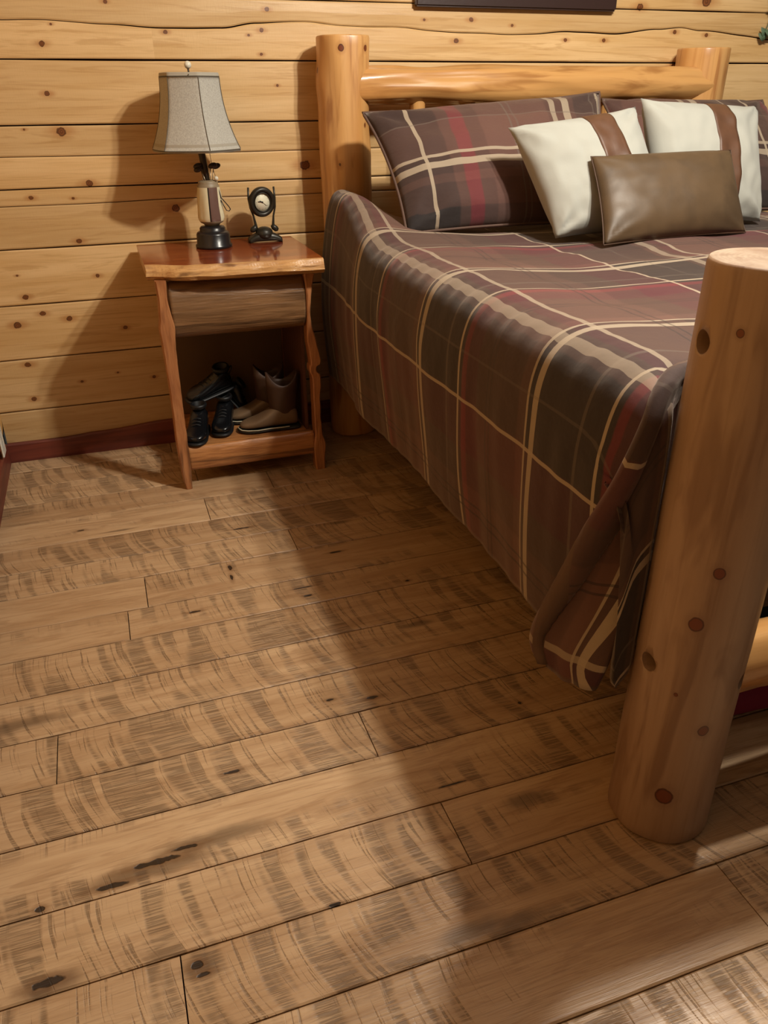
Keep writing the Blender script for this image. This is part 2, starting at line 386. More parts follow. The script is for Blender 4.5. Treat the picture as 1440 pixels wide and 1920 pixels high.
def build_floor():
    rnd = random.Random(11)
    Y = [FY-.05, -1.75, -1.6, -1.45, -1.3, -1.14, -.98, -.83, -.67, -.52, -.36, -.2, -.05, .11, .27, .425, .58, .737, .885, 1.04, 1.2, 1.348, 1.5, 1.65, 1.81, 1.948, 2.115, 2.255, 2.405, 2.578, 2.73, 2.88, 3.03, WY+.03]
    known = {17: [-.064, 1.5], 18: [.471, 1.9], 20: [.392, 2.0], 21: [-.268, 1.25], 24: [-.094, 1.3], 25: [-.038, 1.2], 26: [.432, 1.7], 19: [1.1], 22: [1.4, 2.6], 23: [.98], 16: [.9], 27: [.75], 28: [.2]}
    heavy = {23: 1.1, 22: .45, 21: .6, 20: .85, 19: .12, 18: .3, 17: .4, 16: .1, 24: -.15, 25: -.1, 26: .5, 27: .85, 28: .1, 29: .3}
    V, F, UVs, PID, SAW = [], [], [], [], []
    for r in range(len(Y)-1):
        y0, y1 = Y[r], Y[r+1]
        cuts = known.get(r)
        if cuts is None:
            cuts = []; x = WX0+rnd.uniform(.4, 1.4)
            while x < WX1: cuts.append(x); x += rnd.uniform(1.2, 2.0)
        xs = [WX0-.05]+list(cuts)+[WX1+.05]
        for j, (xa, xb) in enumerate(zip(xs, xs[1:])):
            pid = rnd.random(); hv = heavy.get(r, rnd.random()*.8)
            if j > 0 and r in heavy: hv = min(1, hv+rnd.uniform(.1, .5))
            if r == 18 and j == 1: hv = -.2
            n = max(2, int((xb-xa)/.06)); g = .0013
            base = len(V); prof = 6
            zoff = rnd.uniform(-.0006, .0006)
            for i in range(n+1):
                x = xa+(xb-xa)*i/n
                x_ = x+(.0012 if i == 0 else -.0012 if i == n else 0)
                end = -.0016 if i in (0, n) else 0
                e0 = nz(x*6, y0*9)*.0012+nz(x*25, y0*9)*.0006; e1 = nz(x*6, y1*9)*.0012+nz(x*25, y1*9)*.0006
                for y, z in ((y0+g+e0, -.012), (y0+g+e0, -.0022+end), (y0+g+.003+e0, zoff+end), (y1-g-.003+e1, zoff+end), (y1-g+e1, -.0022+end), (y1-g+e1, -.012)):
                    V.append((x_, y, z)); UVs.append((x, y-(y0+y1)/2))
            for i in range(n):
                for k in range(prof-1):
                    a = base+i*prof+k; F.append((a, a+prof, a+prof+1, a+1)); PID.append(pid); SAW.append(hv)
            F.append(tuple(base+k for k in range(prof))); F.append(tuple(base+n*prof+k for k in range(prof-1, -1, -1)))
            PID += [pid]*2; SAW += [hv]*2
    nf = len(F); base = len(V)
    for x, y in ((WX0-.1, FY-.1), (WX1+.1, FY-.1), (WX1+.1, WY+.1), (WX0-.1, WY+.1)):
        V += [(x, y, -.012), (x, y, -.08)]; UVs += [(x, y)]*2
    F += [(base, base+2, base+4, base+6), (base+1, base+7, base+5, base+3)]
    for k in range(4): F.append((base+2*k, base+2*k+1, base+(2*k+3) % 8, base+(2*k+2) % 8))
    PID += [0]*6; SAW += [0]*6
    o = mk('floor', V, F, [floor_mat(), M_GAP], uvs=UVs, smooth=False, midx=[0]*nf+[1]*6)
    a = o.data.attributes.new('pid', 'FLOAT', 'FACE'); a.data.foreach_set('value', PID)
    a = o.data.attributes.new('saw', 'FLOAT', 'FACE'); a.data.foreach_set('value', SAW)
    fix_normals(o); struct(o)
build_floor()

# baseboards: live-edge, stained dark red
s_ = NT('red_stained_wood'); c_ = s_.obj()
g_ = s_.noise(s_.scale(c_, (3, 3, 40)), 1, 4, .5, .5)
M_BASE = s_.out(s_.mix(s_.ss(g_, .3, .7), hexc('7a3a2a'), hexc('5c2820')), .45, s_.bump(g_, .2, .003))
def baseboards():
    V, F = [], []; n = 80
    for i in range(n+1):
        x = WX0+(WX1-WX0)*i/n; t = .078+.006*sstep(x, -.25, -.15)+.014*sstep(x, -.12, .15)+.003*nz(x*5, 1)
        V += [(x, WY-.001, -.005), (x, WY-.018, -.005), (x, WY-.018, t-.006), (x, WY-.012, t), (x, WY-.001, t)]
    for i in range(n):
        for k in range(4): a = i*5+k; F.append((a, a+5, a+6, a+1))
    F += [(0, 1, 2, 3, 4), tuple(n*5+k for k in (4, 3, 2, 1, 0))]
    o = mk('baseboard_back', V, F, M_BASE, smooth=False); fix_normals(o); struct(o)
    V, F = [], []
    for i in range(n+1):
        y = FY+(WY-.02-FY)*i/n; t = .085+.004*nz(y*5, 2)
        V += [(WX0-.019, y, -.005), (WX0, y, -.005), (WX0, y, t-.006), (WX0-.006, y, t), (WX0-.019, y, t)]
    for i in range(n):
        for k in range(4): a = i*5+k; F.append((a, a+5, a+6, a+1))
    F += [(0, 1, 2, 3, 4), tuple(n*5+k for k in (4, 3, 2, 1, 0))]
    o = mk('baseboard_left', V, F, M_BASE, smooth=False); fix_normals(o); struct(o)
baseboards()

# ------------------------------------------------------------------ the log bed
def log_mesh(name, length, r0, r1, mat, parent, loc, rot=(0, 0, 0), seed=0, n=48, irr=.03, chamf=.012, rings=None, endmat=M_END, facets=.012, lumps=()):
    """peeled log along local Z from 0 to length"""
    V, F, MI = [], [], []
    m = rings or max(6, int(length/.025))
    zs = [0, chamf*.4, chamf]+[chamf+(length-2*chamf)*i/m for i in range(1, m)]+[length-chamf, length-chamf*.4, length]
    sh = [chamf*.9, chamf*.3, 0]+[0]*(m-1)+[0, chamf*.15, chamf*.4]
    for z, s in zip(zs, sh):
        R = r0+(r1-r0)*z/length
        for k in range(n):
            t = 2*PI*k/n; ct, st = math.cos(t), math.sin(t)
            f = 1+irr*nz(ct*1.3+seed*3.1, st*1.3, z*2.2)+irr*.6*nz(ct*2.6+seed, st*2.6+9, z*6)
            # draw-knife facets
            fa = noise.noise(Vector((round(t*2.6+nz(z*1.5, seed)*1.2)*3.7, round(z*3.2+seed+ct)*.0+z*1.4, seed)))
            f += facets*fa
            for (lt, lz, lr, la) in lumps:
                dt = (t-lt+PI) % (2*PI)-PI
                f += la*math.exp(-((dt*R)**2+(z-lz)**2)/(lr*lr))
            V.append(((R*f-s)*ct, (R*f-s)*st, z))
    N = len(zs)
    for i in range(N-1):
        for k in range(n):
            a, b = i*n+k, i*n+(k+1) % n; F.append((a, b, b+n, a+n)); MI.append(0)
    F.append(tuple(range(n-1, -1, -1))); MI.append(1)
    base = (N-1)*n; c = len(V); V.append((0, 0, length+.001))
    for k in range(n): F.append((base+k, base+(k+1) % n, c)); MI.append(1)
    o = mk(name, V, F, [mat, endmat], parent, midx=MI)
    for p in o.data.polygons:
        if p.material_index == 1: p.use_smooth = False
    o.location = loc; o.rotation_euler = rot
    return o
def drill(o, cuts):
    """bore holes with a boolean, cuts: (point, direction, radius, depth) in object space"""
    tmp = []
    for k, (p, d, r, dep) in enumerate(cuts):
        d = Vector(d).normalized(); bm = bmesh.new()
        mt = Matrix.Translation(Vector(p)-d*dep*.0) @ d.to_track_quat('Z', 'Y').to_matrix().to_4x4()
        bmesh.ops.create_cone(bm, cap_ends=True, segments=28, radius1=r, radius2=r, depth=dep*2, matrix=mt)
        me = bpy.data.meshes.new('cut'); bm.to_mesh(me); bm.free()
        c = bpy.data.objects.new('cut', me); COL.objects.link(c); c.matrix_world = o.matrix_world
        c.location = o.location; c.rotation_euler = o.rotation_euler
        m = o.modifiers.new('bore', 'BOOLEAN'); m.operation = 'DIFFERENCE'; m.object = c; m.solver = 'EXACT'
        tmp.append(c)
    bpy.context.view_layer.update()
    dg = bpy.context.evaluated_depsgraph_get()
    me = bpy.data.meshes.new_from_object(o.evaluated_get(dg)); o.modifiers.clear(); o.data = me
    for c in tmp: bpy.data.objects.remove(c)
BED = thing('log_bed', 'peeled orange log bed with thick round posts under the plaid comforter', 'bed')
BX0, BX1, HY, FYB = .896, 2.40, 3.03, .885
log_mesh('head_post', 1.444, .092, .092, M_POST, BED, (BX0, HY, 0), seed=1, irr=.07, facets=.05, chamf=.006, lumps=[(-2.2, 1.05, .05, .06), (-.6, 1.17, .06, -.06), (3.0, 1.3, .05, .08)])
log_mesh('head_post', 1.42, .098, .102, M_POST, BED, (BX1, HY+.005, 0), (0, 0, 2.2), seed=4, irr=.04, facets=.02, chamf=.006)
log_mesh('head_rail', BX1-BX0, .060, .060, M_RAIL, BED, (BX0, HY-.035, 1.293), (0, PI/2, 0), seed=7, irr=.12, facets=.09, n=40, lumps=[(3.14, .3, .12, -.12), (0, .62, .2, .06), (3.14, .8, .12, .05)])
log_mesh('head_rail', BX1-BX0, .055, .055, M_RAIL, BED, (BX0, HY-.02, .62), (0, PI/2, 0), seed=9, irr=.08, n=24)
for k in range(6):
    log_mesh('spindle', .62, .028, .029, M_RAIL, BED, (1.160+.2*k, HY-.03, .64), seed=20+k, irr=.04, n=20)
fp = log_mesh('foot_post', 1.066, .095, .091, M_FOOT, BED, (.876, FYB, 0), seed=12, irr=.018, facets=.012, n=64, chamf=.008)
bpy.context.view_layer.update()
drill(fp, [((-.092, .012, .955), (1, -.15, 0), .0175, .035), ((-.092, -.005, .395), (1, 0, 0), .0175, .035), ((.050, -.085, .375), (-.45, 1, 0), .0165, .035)])
log_mesh('foot_post', 1.066, .096, .092, M_FOOT, BED, (BX1, FYB, 0), seed=13, irr=.018, facets=.012, n=40)
log_mesh('foot_rail', BX1-.876, .062, .062, M_RAIL, BED, (.876, FYB+.0, .965), (0, PI/2, 0), seed=15, irr=.05, n=32)
log_mesh('foot_rail', BX1-.876, .060, .060, M_RAIL, BED, (.876, FYB+.012, .335), (0, PI/2, 0), seed=16, irr=.09, facets=.07, n=32)
for k in range(5):
    log_mesh('spindle', .54, .028, .029, M_RAIL, BED, (1.26+.2*k, FYB, .38), seed=30+k, irr=.04, n=20)
for x in (.90, BX1-.02):
    log_mesh('side_rail', HY-FYB, .055, .055, M_RAIL, BED, (x, FYB, .40), (-PI/2, 0, 0), seed=18, irr=.05, n=28)
for k in range(7):
    box('slat', (.93, 1.2+.26*k, .44), (BX1-.05, 1.29+.26*k, .46), M_RAIL, BED)
M_TICK = plain('white_mattress_ticking', hexc('d8d2c6'), .85)
mt = box('mattress', (.90, 1.02, .462), (2.40, 2.91, .80), M_TICK, bev=.05, seg=5)
tag(mt, 'pale mattress on the log bed hidden beneath the plaid comforter', 'mattress')

# ------------------------------------------------------------------ plaid cloth
def plaid_mat(name, UP, VP, ku, kv, bumpy=True):
    """UV in metres. UP/VP period; ku,kv: list of (pos 0..1 , colour) constant bands; lines: (a,b,colour,strength)"""
    s = NT(name); UV = s.sep(s.uv()); u, v = UV[0], UV[1]
    wob = s.math('MULTIPLY', s.math('SUBTRACT', s.noise(s.comb(u, v, 0), 5, 2), .5), .004)
    fu = s.math('FRACT', s.math('DIVIDE', s.math('ADD', u, s.math('ADD', wob, 10*UP)), UP)); fv = s.math('FRACT', s.math('DIVIDE', s.math('ADD', v, s.math('ADD', wob, 10*VP)), VP))
    cu = s.ramp(fu, ku[0], 'LINEAR'); cv = s.ramp(fv, kv[0], 'LINEAR')
    c = s.mix(.5, cu, cv)
    def lines(c, f, L):
        for a, b, col, st in L:
            m = s.math('MULTIPLY', s.math('GREATER_THAN', f, a), s.math('LESS_THAN', f, b))
            c = s.mix(s.math('MULTIPLY', m, st), c, col)
        return c
    c = lines(c, fu, ku[1]); c = lines(c, fv, kv[1])
    wv = s.math('MULTIPLY', s.math('SINE', s.math('MULTIPLY', u, 5200)), s.math('SINE', s.math('MULTIPLY', v, 5200)))
    n = s.noise(s.comb(u, v, 0), 900, 1); n2 = s.noise(s.comb(u, v, 0), 22, 3)
    c = s.mix(s.math('MULTIPLY', n, .22), c, hexc('2a1a16'))
    h = s.math('ADD', s.math('MULTIPLY', n, .10), s.math('MULTIPLY', n2, 1.0))
    return s.out(c, .85, s.bump(h, .30, .006), Sheen_Weight=.25, Sheen_Roughness=.5, Sheen_Tint=(.9, .75, .65, 1))
CREAM, GREY, RED = hexc('a59580'), hexc('655a50'), hexc('781628')
BRN, DRK, MAR, LBR = hexc('4b3029'), hexc('1e1517'), hexc('4e1622'), hexc('614036')
P1, P2 = .585, .74
def bands(L):
    """L: (start, colour) hard-edged bands"""
    out = []
    for i, (a, c) in enumerate(L):
        out.append((a, c)); e = L[i+1][0] if i+1 < len(L) else 1
        out.append((max(e-.006, a), c))
    return out
# along the bed, offset grows towards the foot
KU = (bands([(0, DRK), (.46, DRK), (.49, RED), (.53, MAR), (.62, BRN), (.95, LBR)]),
      [(.0, .013, CREAM, .85), (.040, .075, CREAM, .85), (.33, .345, GREY, .45), (.445, .460, CREAM, .9), (.70, .71, DRK, .55), (.73, .74, DRK, .5)])
# across the bed, offset grows from the mattress edge towards the centre
KV = (bands([(0, BRN), (.06, MAR), (.10, LBR), (.40, BRN), (.52, MAR), (.70, DRK), (.98, BRN)]),
      [(.0, .036, CREAM, .48), (.098, .116, CREAM, .65), (.30, .308, DRK, .6), (.33, .338, DRK, .6), (.683, .695, CREAM, .85), (.84, .848, GREY, .3)])
M_COMF = plaid_mat('plaid_comforter_cloth', P1, P2, KU, KV)
M_PIPE = plain('brown_piping', hexc('5a4338'), .8)

def comforter():
    # cross-section from hem (v<0) over the edge to the bed centre and beyond (v>0); v=0 at the crease
    side = [(.765, .285), (.758, .34), (.748, .45), (.738, .58), (.736, .70), (.748, .79), (.775, .845), (.83, .872), (.92, .872), (1.05, .862), (1.3, .855), (1.65, .86), (2.0, .86), (2.3, .862), (2.42, .86), (2.50, .80), (2.52, .66), (2.52, .5)]
    cs, L = spline(side, 190)
    d0 = min(range(len(cs)), key=lambda i: (cs[i]-Vector((.775, .845, 0)).to_2d()).length if False else abs(cs[i][0]-.775)+abs(cs[i][1]-.845))
    step = L/(len(cs)-1); vco = [(i-d0)*step for i in range(len(cs))]
    NS, NF = 190, 22                                   # columns along the side, columns in the corner flap
    YH, YF = 2.90, 1.0
    V, UVs, F = [], [], []
    ncol = NS+NF
    for i, (x0, z0) in enumerate([(c[0], c[1]) for c in cs]):
        v = vco[i]; drop = max(-v, 0)
        k = sstep(drop, .02, .16)                      # 0 on top, 1 on the side
        # ---- side path in plan at this drop
        dn = min(drop/.58, 1)
        path = [Vector((x0, YH+(.925+.085*sstep(drop, .02, .25)-YH)*min(j/(NS-1), 1))) for j in range(ncol)]
        ua = 0
        # ---- top path: along y then down inside the footboard
        yf = .925+.075*sstep(x0, .775, .86)           # the corner pushes out past the post, the rest tucks inside the footboard
        T = [(YH, z0), (2.2, z0), (1.4, z0), (yf+.11, z0+.002), (yf+.04, z0-.012), (yf+.006, z0-.05), (yf, z0-.3), (yf, z0-.52)]
        tp, TL = spline(T[2:], ncol-int(NS*.72))
        for j in range(ncol):
            if j < int(NS*.72): yt, zt = YH+(1.4-YH)*j/(NS*.72), z0
            else: q = tp[j-int(NS*.72)]; yt, zt = q[0], q[1]
            ps = path[j]
            X = x0*(1-k)+ps[0]*k; Y = yt*(1-k)+ps[1]*k; Z = zt*(1-k)+z0*k
            past = 0
            # rise against the headboard
            hr = sstep(Y, 2.30, 2.78)
            Z += .115*hr*math.exp(-((v+.02)/.16)**2)*(1 if v > -.3 else .3)
            Z += .03*hr*sstep(v, .05, .3)*.0
            X += .035*hr*math.exp(-((v)/.22)**2)
            if j == 0: ucoord = 0
            U = (YH-Y) if j < NS-30 else None
            if U is None:
                dd = ((X-last[0])**2+(Y-last[1])**2+(Z-last[2])**2)**.5
                U = lastU+dd
            last = (X, Y, Z); lastU = U
            # puckers and soft gathers
            ww = .0
            pk = .0035*math.sin(Y*88+3*nz(Y*4, 2))*math.exp(-((v-.0)/.05)**2)
            soft = .007*nz(Y*3.1, v*2.5, 3)+.003*nz(Y*9, v*5, 8)
            fold = k*(.007*math.sin(Y*11+2.2*nz(Y*2, v*1.3))*sstep(drop, .12, .5)+.006*nz(Y*18, v*2.0, 5)*sstep(drop, .02, .2))
            top = (1-k)*((.010*nz(X*2.5, Y*4.5, 1)+.006*nz(X*5, Y*11, 6)+.003*math.sin(Y*21+3*nz(X*2, Y)))*sstep(v, .0, .25)+.0016*nz(X*9, Y*34, 6))
            amp = 1-.8*past
            X += -(pk+soft*k+fold)*k*amp*.9
            Z += (top+soft*(1-k)*.5+pk*.7)
            if drop > .45 and j < NS: Z += .008*math.sin(Y*7+1)*sstep(drop, .45, .58)
            V.append((X, Y, Z)); UVs.append((U, v))
    n = ncol
    for i in range(len(cs)-1):
        for j in range(n-1):
            a = i*n+j; F.append((a, a+1, a+n+1, a+n))
    MIX = {}
    # the spare cloth of the corner folds over into a flap that hangs beside the post
    Rg = [(.875, 1.006, .875), (.825, .992, .872), (.785, .965, .855), (.760, .948, .81), (.742, .965, .715), (.727, 1.01, .60), (.716, 1.055, .48), (.710, 1.10, .37), (.709, 1.122, .30), (.716, 1.10, .262)]
    Eg = [(.93, 1.015, .88), (.88, 1.012, .865), (.84, 1.0, .84), (.795, .970, .80), (.800, .972, .70), (.800, .972, .60), (.795, .970, .50), (.780, .962, .40), (.762, .956, .335), (.745, .955, .285)]
    m = 60; RP, RL = spline(Rg, m); EP, _ = spline(Eg, m); q = 34; base = len(V)
    for i in range(m):
        t = i/(m-1); r, e = RP[i], EP[i]; d = e-r; w = d.length; d.normalize()
        out = Vector((-.75, -.66, 0)); roll = (.005+.010*sstep(t, .0, .25))*(1-.55*sstep(t, .3, 1))
        prof = [r+d*(roll*2.2)-out*.012, r+d*(roll*.8)-out*.010, r-out*.002, r-d*roll*.25+out*roll*.7, r+d*roll*.7+out*roll*1.3, r+d*roll*1.9+out*roll*.6, r+d*(roll*2.8)-out*.004, r+d*(w*.5)-out*.002, r+d*(w*.75)+out*(.006*t), e]
        sp, L2 = spline(prof, q)
        for j, p in enumerate(sp):
            x, y, z = p
            z -= .020*math.sin(PI*j/(q-1))*sstep(t, .85, 1)
            o2 = .004*math.sin(j*.55+t*4)*sstep(j, 10, 20)*t
            V.append((x-.75*o2, y-.66*o2, z)); UVs.append((2.05+L2*j/(q-1), -.02-.9*RL*t))
    for i in range(m-1):
        for j in range(q-1):
            a = base+i*q+j; F.append((a, a+1, a+q+1, a+q)); MIX[len(F)-1] = 1 if 4 < j < 10 else 0  # plain brown along the rolled fold of the flap
    # texture origin along the bed: the paired stripe sits at y = 1.89
    off = P1*20-(YH-1.885)
    UVs = [(a+off, b-.012) for a, b in UVs]
    o = mk('comforter', V, F, [M_COMF, plain('comforter_fold_brown', hexc('5e483c'), .9)], uvs=UVs, midx=[MIX.get(i, 0) for i in range(len(F))])
    fix_normals(o)
    sd = o.modifiers.new('thick', 'SOLIDIFY'); sd.thickness = .014; sd.offset = -1
    tag(o, 'brown, black and maroon plaid comforter hanging over the side of the log bed', 'comforter')
    return o, V, n
COMF, CV, CN = comforter()
top_z = sorted(v[2] for v in CV)[-1]

# ------------------------------------------------------------------ pillows
def pillow(name, corners, thick, mat, parent=None, seed=0, pinch=.10, uvsize=(1, 1), uvoff=(0, 0), n=44, wr=.006, power=.5, sag=0, flange=0):
    """corners TL,TR,BR,BL (3-D) seen from the front; a puffed closed cushion"""
    TL, TR, BR, BL = [Vector(c) for c in corners]
    nrm = (TR-TL).cross(BL-TL).normalized()            # points to the viewer's side or back
    if nrm.y > 0: nrm = -nrm
    V, UVs, F = [], [], []
    for sd in (1, -1):
        for i in range(n+1):
            for j in range(n+1):
                a, b = j/n, i/n
                # concave edges
                ea = 4*a*(1-a); eb = 4*b*(1-b)
                a2 = a+(.5-a)*2*pinch*eb*.5*abs(2*a-1)**2; b2 = b+(.5-b)*2*pinch*ea*.5*abs(2*b-1)**2
                P = TL.lerp(TR, a2).lerp(BL.lerp(BR, a2), b2)
                ra, rb = 1-abs(2*a-1), 1-abs(2*b-1)
                fa = (1-(1-min(ra/.9, 1))**2.2); fb = (1-(1-min(rb/.9, 1))**2.2)
                h = (fa*fb)**power
                h *= 1+.10*nz(a*2+seed, b*2, sd)
                h += sag*fb*0
                edge = min(ra, rb)
                wrk = wr*(nz(a*6+seed, b*6, sd*3)+.7*nz(a*13+seed, b*9, sd))*sstep(edge, 0, .25)
                # pulls radiating from the corners
                for ca, cb in ((0, 0), (1, 0), (0, 1), (1, 1)):
                    dx, dy = a-ca, b-cb; rr = math.hypot(dx, dy); th = math.atan2(abs(dy), abs(dx))
                    wrk += wr*1.2*math.sin(th*9+seed)*math.exp(-(rr/.28)**2)*sstep(rr, .02, .12)
                P = P+nrm*sd*(thick*.5*h+wrk*(1 if h > .02 else 0))
                P.z -= sag*ea*sstep(b, .6, 0)
                V.append(P); UVs.append((a*uvsize[0]+uvoff[0], b*uvsize[1]+uvoff[1]))
    m = (n+1)*(n+1)
    # weld rims by sharing indices
    def idx(sd, i, j):
        if i in (0, n) or j in (0, n): return i*(n+1)+j
        return (0 if sd == 0 else m)+i*(n+1)+j
    for sd in (0, 1):
        for i in range(n):
            for j in range(n):
                q = (idx(sd, i, j), idx(sd, i, j+1), idx(sd, i+1, j+1), idx(sd, i+1, j))
                F.append(q if sd == 0 else q[::-1])
    o = mk(name, V, F, mat, parent, uvs=UVs)
    bm = bmesh.new(); bm.from_mesh(o.data); bmesh.ops.delete(bm, geom=[v for v in bm.verts if not v.link_faces], context='VERTS')
    bmesh.ops.recalc_face_normals(bm, faces=bm.faces); bm.to_mesh(o.data); bm.free()
    rim = [V[idx(0, 0, j)] for j in range(n)]+[V[idx(0, i, n)] for i in range(n)]+[V[idx(0, n, n-j)] for j in range(n)]+[V[idx(0, n-i, 0)] for i in range(n)]
    return o, rim
KSU = (bands([(0, hexc('120e0e')), (.235, BRN), (.28, RED), (.34, BRN), (.40, LBR), (.70, BRN), (.84, DRK)]),
       [(.125, .140, CREAM, .9), (.52, .527, GREY, .5), (.545, .552, GREY, .35), (.715, .74, CREAM, .7), (.775, .81, CREAM, .8), (.93, .937, GREY, .4), (.965, .978, CREAM, .8)])
KSV = (bands([(0, BRN), (.22, LBR), (.52, BRN), (.66, LBR), (.72, BRN), (.9, DRK)]),
       [(.22, .228, GREY, .55), (.49, .515, CREAM, .85), (.555, .605, CREAM, .85)])
M_SHAM = plaid_mat('plaid_sham_cloth', 1, 1, KSU, KSV)
def sham(corners, label, seed, uvo):
    t = thing('plaid_pillow', label, 'pillow', tuple((Vector(corners[2])+Vector(corners[3]))/2), group=None)
    L = Vector(t.location)
    cs = [Vector(c)-L for c in corners]
    o, rim = pillow('pillow_body', cs, .17, M_SHAM, t, seed, .06, (1, 1), uvo, wr=.009)
    tube('piping', rim, .005, M_PIPE, t, n=6, closed=True)
    return t
sham([(.888, 2.80, 1.212), (1.80, 2.82, 1.268), (1.73, 2.47, .868), (.935, 2.50, .868)],
     'large plaid pillow leaning on the headboard beside the left head post', 3, (0, 0))
sham([(1.84, 2.86, 1.245), (2.56, 2.84, 1.235), (2.58, 2.52, .868), (1.84, 2.52, .868)],
     'plaid pillow at the headboard behind the two white cushions', 8, (.33, 0))
def white_fabric():
    s = NT('white_canvas'); n = s.noise(s.obj(), 500, 2); n2 = s.noise(s.obj(), 14, 3)
    c = s.mix(s.math('MULTIPLY', n2, .25), hexc('a6a69e'), hexc('96958d'))
    return s.out(c, .9, s.bump(s.math('ADD', s.math('MULTIPLY', n, .1), n2), .25, .006), Sheen_Weight=.15)
def leather():
    s = NT('brown_leather'); co = s.obj(); n = s.noise(co, 9, 4, .5, .4)
    v = s.n('ShaderNodeTexVoronoi', {'Vector': co, 'Scale': 420}).outputs[0]
    c = s.mix(s.ss(n, .35, .7), hexc('57442f'), hexc('483724'))
    return s.out(c, s.ss(n, .3, .7, .46, .56), s.bump(s.math('ADD', s.math('MULTIPLY', v, .12), n), .2, .003), Specular_IOR_Level=.5)
M_WHITE, M_LEATH = white_fabric(), leather()
def leather_dark():
    s = NT('brown_leather_band'); n = s.noise(s.obj(), 30, 4)
    return s.out(s.mix(n, hexc('64432e'), hexc('4e3424')), .5, s.bump(n, .2, .003))
M_BAND = leather_dark()
def band_mat():
    """white canvas front with a leather band sewn across it, split in the mesh by material index"""
def white_cushion(corners, label, seed, band):
    t = thing('white_cushion', label, 'cushion', tuple((Vector(corners[2])+Vector(corners[3]))/2))
    L = Vector(t.location); cs = [Vector(c)-L for c in corners]
    o, rim = pillow('cushion_body', cs, .17, M_WHITE, t, seed, .07, wr=.007, power=.48)
    # leather band wrapped over the body: follow the front surface between two fractions of its width
    me = o.data; uv = me.uv_layers[0].data
    verts = {}
    for p in me.polygons:
        us = [uv[l].uv[0] for l in p.loop_indices]
        if min(us) >= band[0]-1e-4 and max(us) <= band[1]+1e-4: verts[p.index] = list(p.vertices)
    ids = sorted({v for q in verts.values() for v in q}); mp = {v: k for k, v in enumerate(ids)}
    nb = mk('leather_band', [me.vertices[v].co+me.vertices[v].normal*.0018 for v in ids], [tuple(mp[v] for v in q) for q in verts.values()], M_BAND, t)
    m = nb.modifiers.new('thick', 'SOLIDIFY'); m.thickness = .002; m.offset = -1
    nb['label'] = 'brown leather band wrapped around the cushion'
    return t
white_cushion([(1.255, 2.46, 1.172), (1.725, 2.48, 1.226), (1.76, 2.25, .868), (1.335, 2.25, .868)],
              'white square cushion with brown band, left one, leaning on the large plaid pillow', 5, (.50, .705))
white_cushion([(1.77, 2.52, 1.25), (2.25, 2.52, 1.223), (2.175, 2.31, .868), (1.75, 2.31, .868)],
              'white square cushion with brown band, right one, nearer the right head post', 9, (.46, .66))
t = thing('leather_cushion', 'small oblong brown leather cushion in front of the white cushions', 'cushion', (1.69, 2.12, .868))
cs = [Vector(c)-Vector(t.location) for c in [(1.45, 2.28, 1.095), (1.985, 2.30, 1.10), (1.965, 2.14, .868), (1.405, 2.09, .868)]]
o, rim = pillow('cushion_body', cs, .12, M_LEATH, t, 2, .04, wr=.0022, power=.5)
tube('seam', rim, .0022, plain('dark_seam', hexc('4a3220'), .6), t, n=5, closed=True)

# ------------------------------------------------------------------ nightstand
NS_ = thing('nightstand', 'rustic live-edge log nightstand with red glossy top beside the bed', 'nightstand', (.41, 2.86, 0))
NO = Vector((.41, 2.86, 0))
def top_mat():
    s = NT('varnished_red_cedar'); co = s.obj()
    g = s.noise(s.scale(co, (2.5, 22, 22)), 1, 5, .55, 1.0); g2 = s.noise(s.scale(co, (6, 120, 120)), 1, 3); g4 = s.noise(s.scale(co, (1.5, 9, 9)), 1, 2)
    c = s.mix(s.ss(g, .35, .68), hexc('9c4a26'), hexc('7a2f1a')); c = s.mix(s.ss(g4, .5, .7, 0, .6), c, hexc('b5662e'))
    c = s.mix(s.math('MULTIPLY', s.ss(g2, .5, .8), .3), c, hexc('4d1a0e'))
    return s.out(c, .16, s.bump(g, .12, .003), Coat_Weight=.8, Coat_Roughness=.08)
def slab_mat(name, a, b, c3, d='4a2410', rough=.32, sc_=(3, 30, 30)):
    s = NT(name); co = s.obj()
    g = s.noise(s.scale(co, sc_), 1, 5, .6, 1.2); g2 = s.noise(s.scale(co, tuple(q*4 for q in sc_)), 1, 3)
    c = s.mix(s.ss(g, .33, .66), hexc(a), hexc(b)); c = s.mix(s.ss(g2, .5, .75, 0, .5), c, hexc(c3))
    dk = s.noise(s.scale(co, tuple(q*.9 for q in sc_), (3, 1, 2)), 1, 3, .5, .5)
    c = s.mix(s.ss(dk, .60, .70, 0, .7), c, hexc(d))
    return s.out(c, rough, s.bump(s.math('ADD', g, g2), .45, .006), Coat_Weight=.3, Coat_Roughness=.2)
M_TOP = top_mat()
M_EDGE = slab_mat('live_edge_gold', 'cda06a', 'b0804e', '84583a', sc_=(5, 26, 26))
M_LEG = slab_mat('live_edge_leg', 'b47c50', '985f3a', '73432a', '3f2214', sc_=(26, 26, 3))
M_DRAW = slab_mat('weathered_half_log', '8a6746', '705236', '583e28', '3c2818', sc_=(2.5, 28, 28), rough=.35)
M_SHELF = slab_mat('shelf_half_log', 'b87f4c', '9a643a', '744628', '56331c', sc_=(2.5, 28, 28))
M_INNER = plain('dark_cedar_inside', hexc('54301e'), .6)
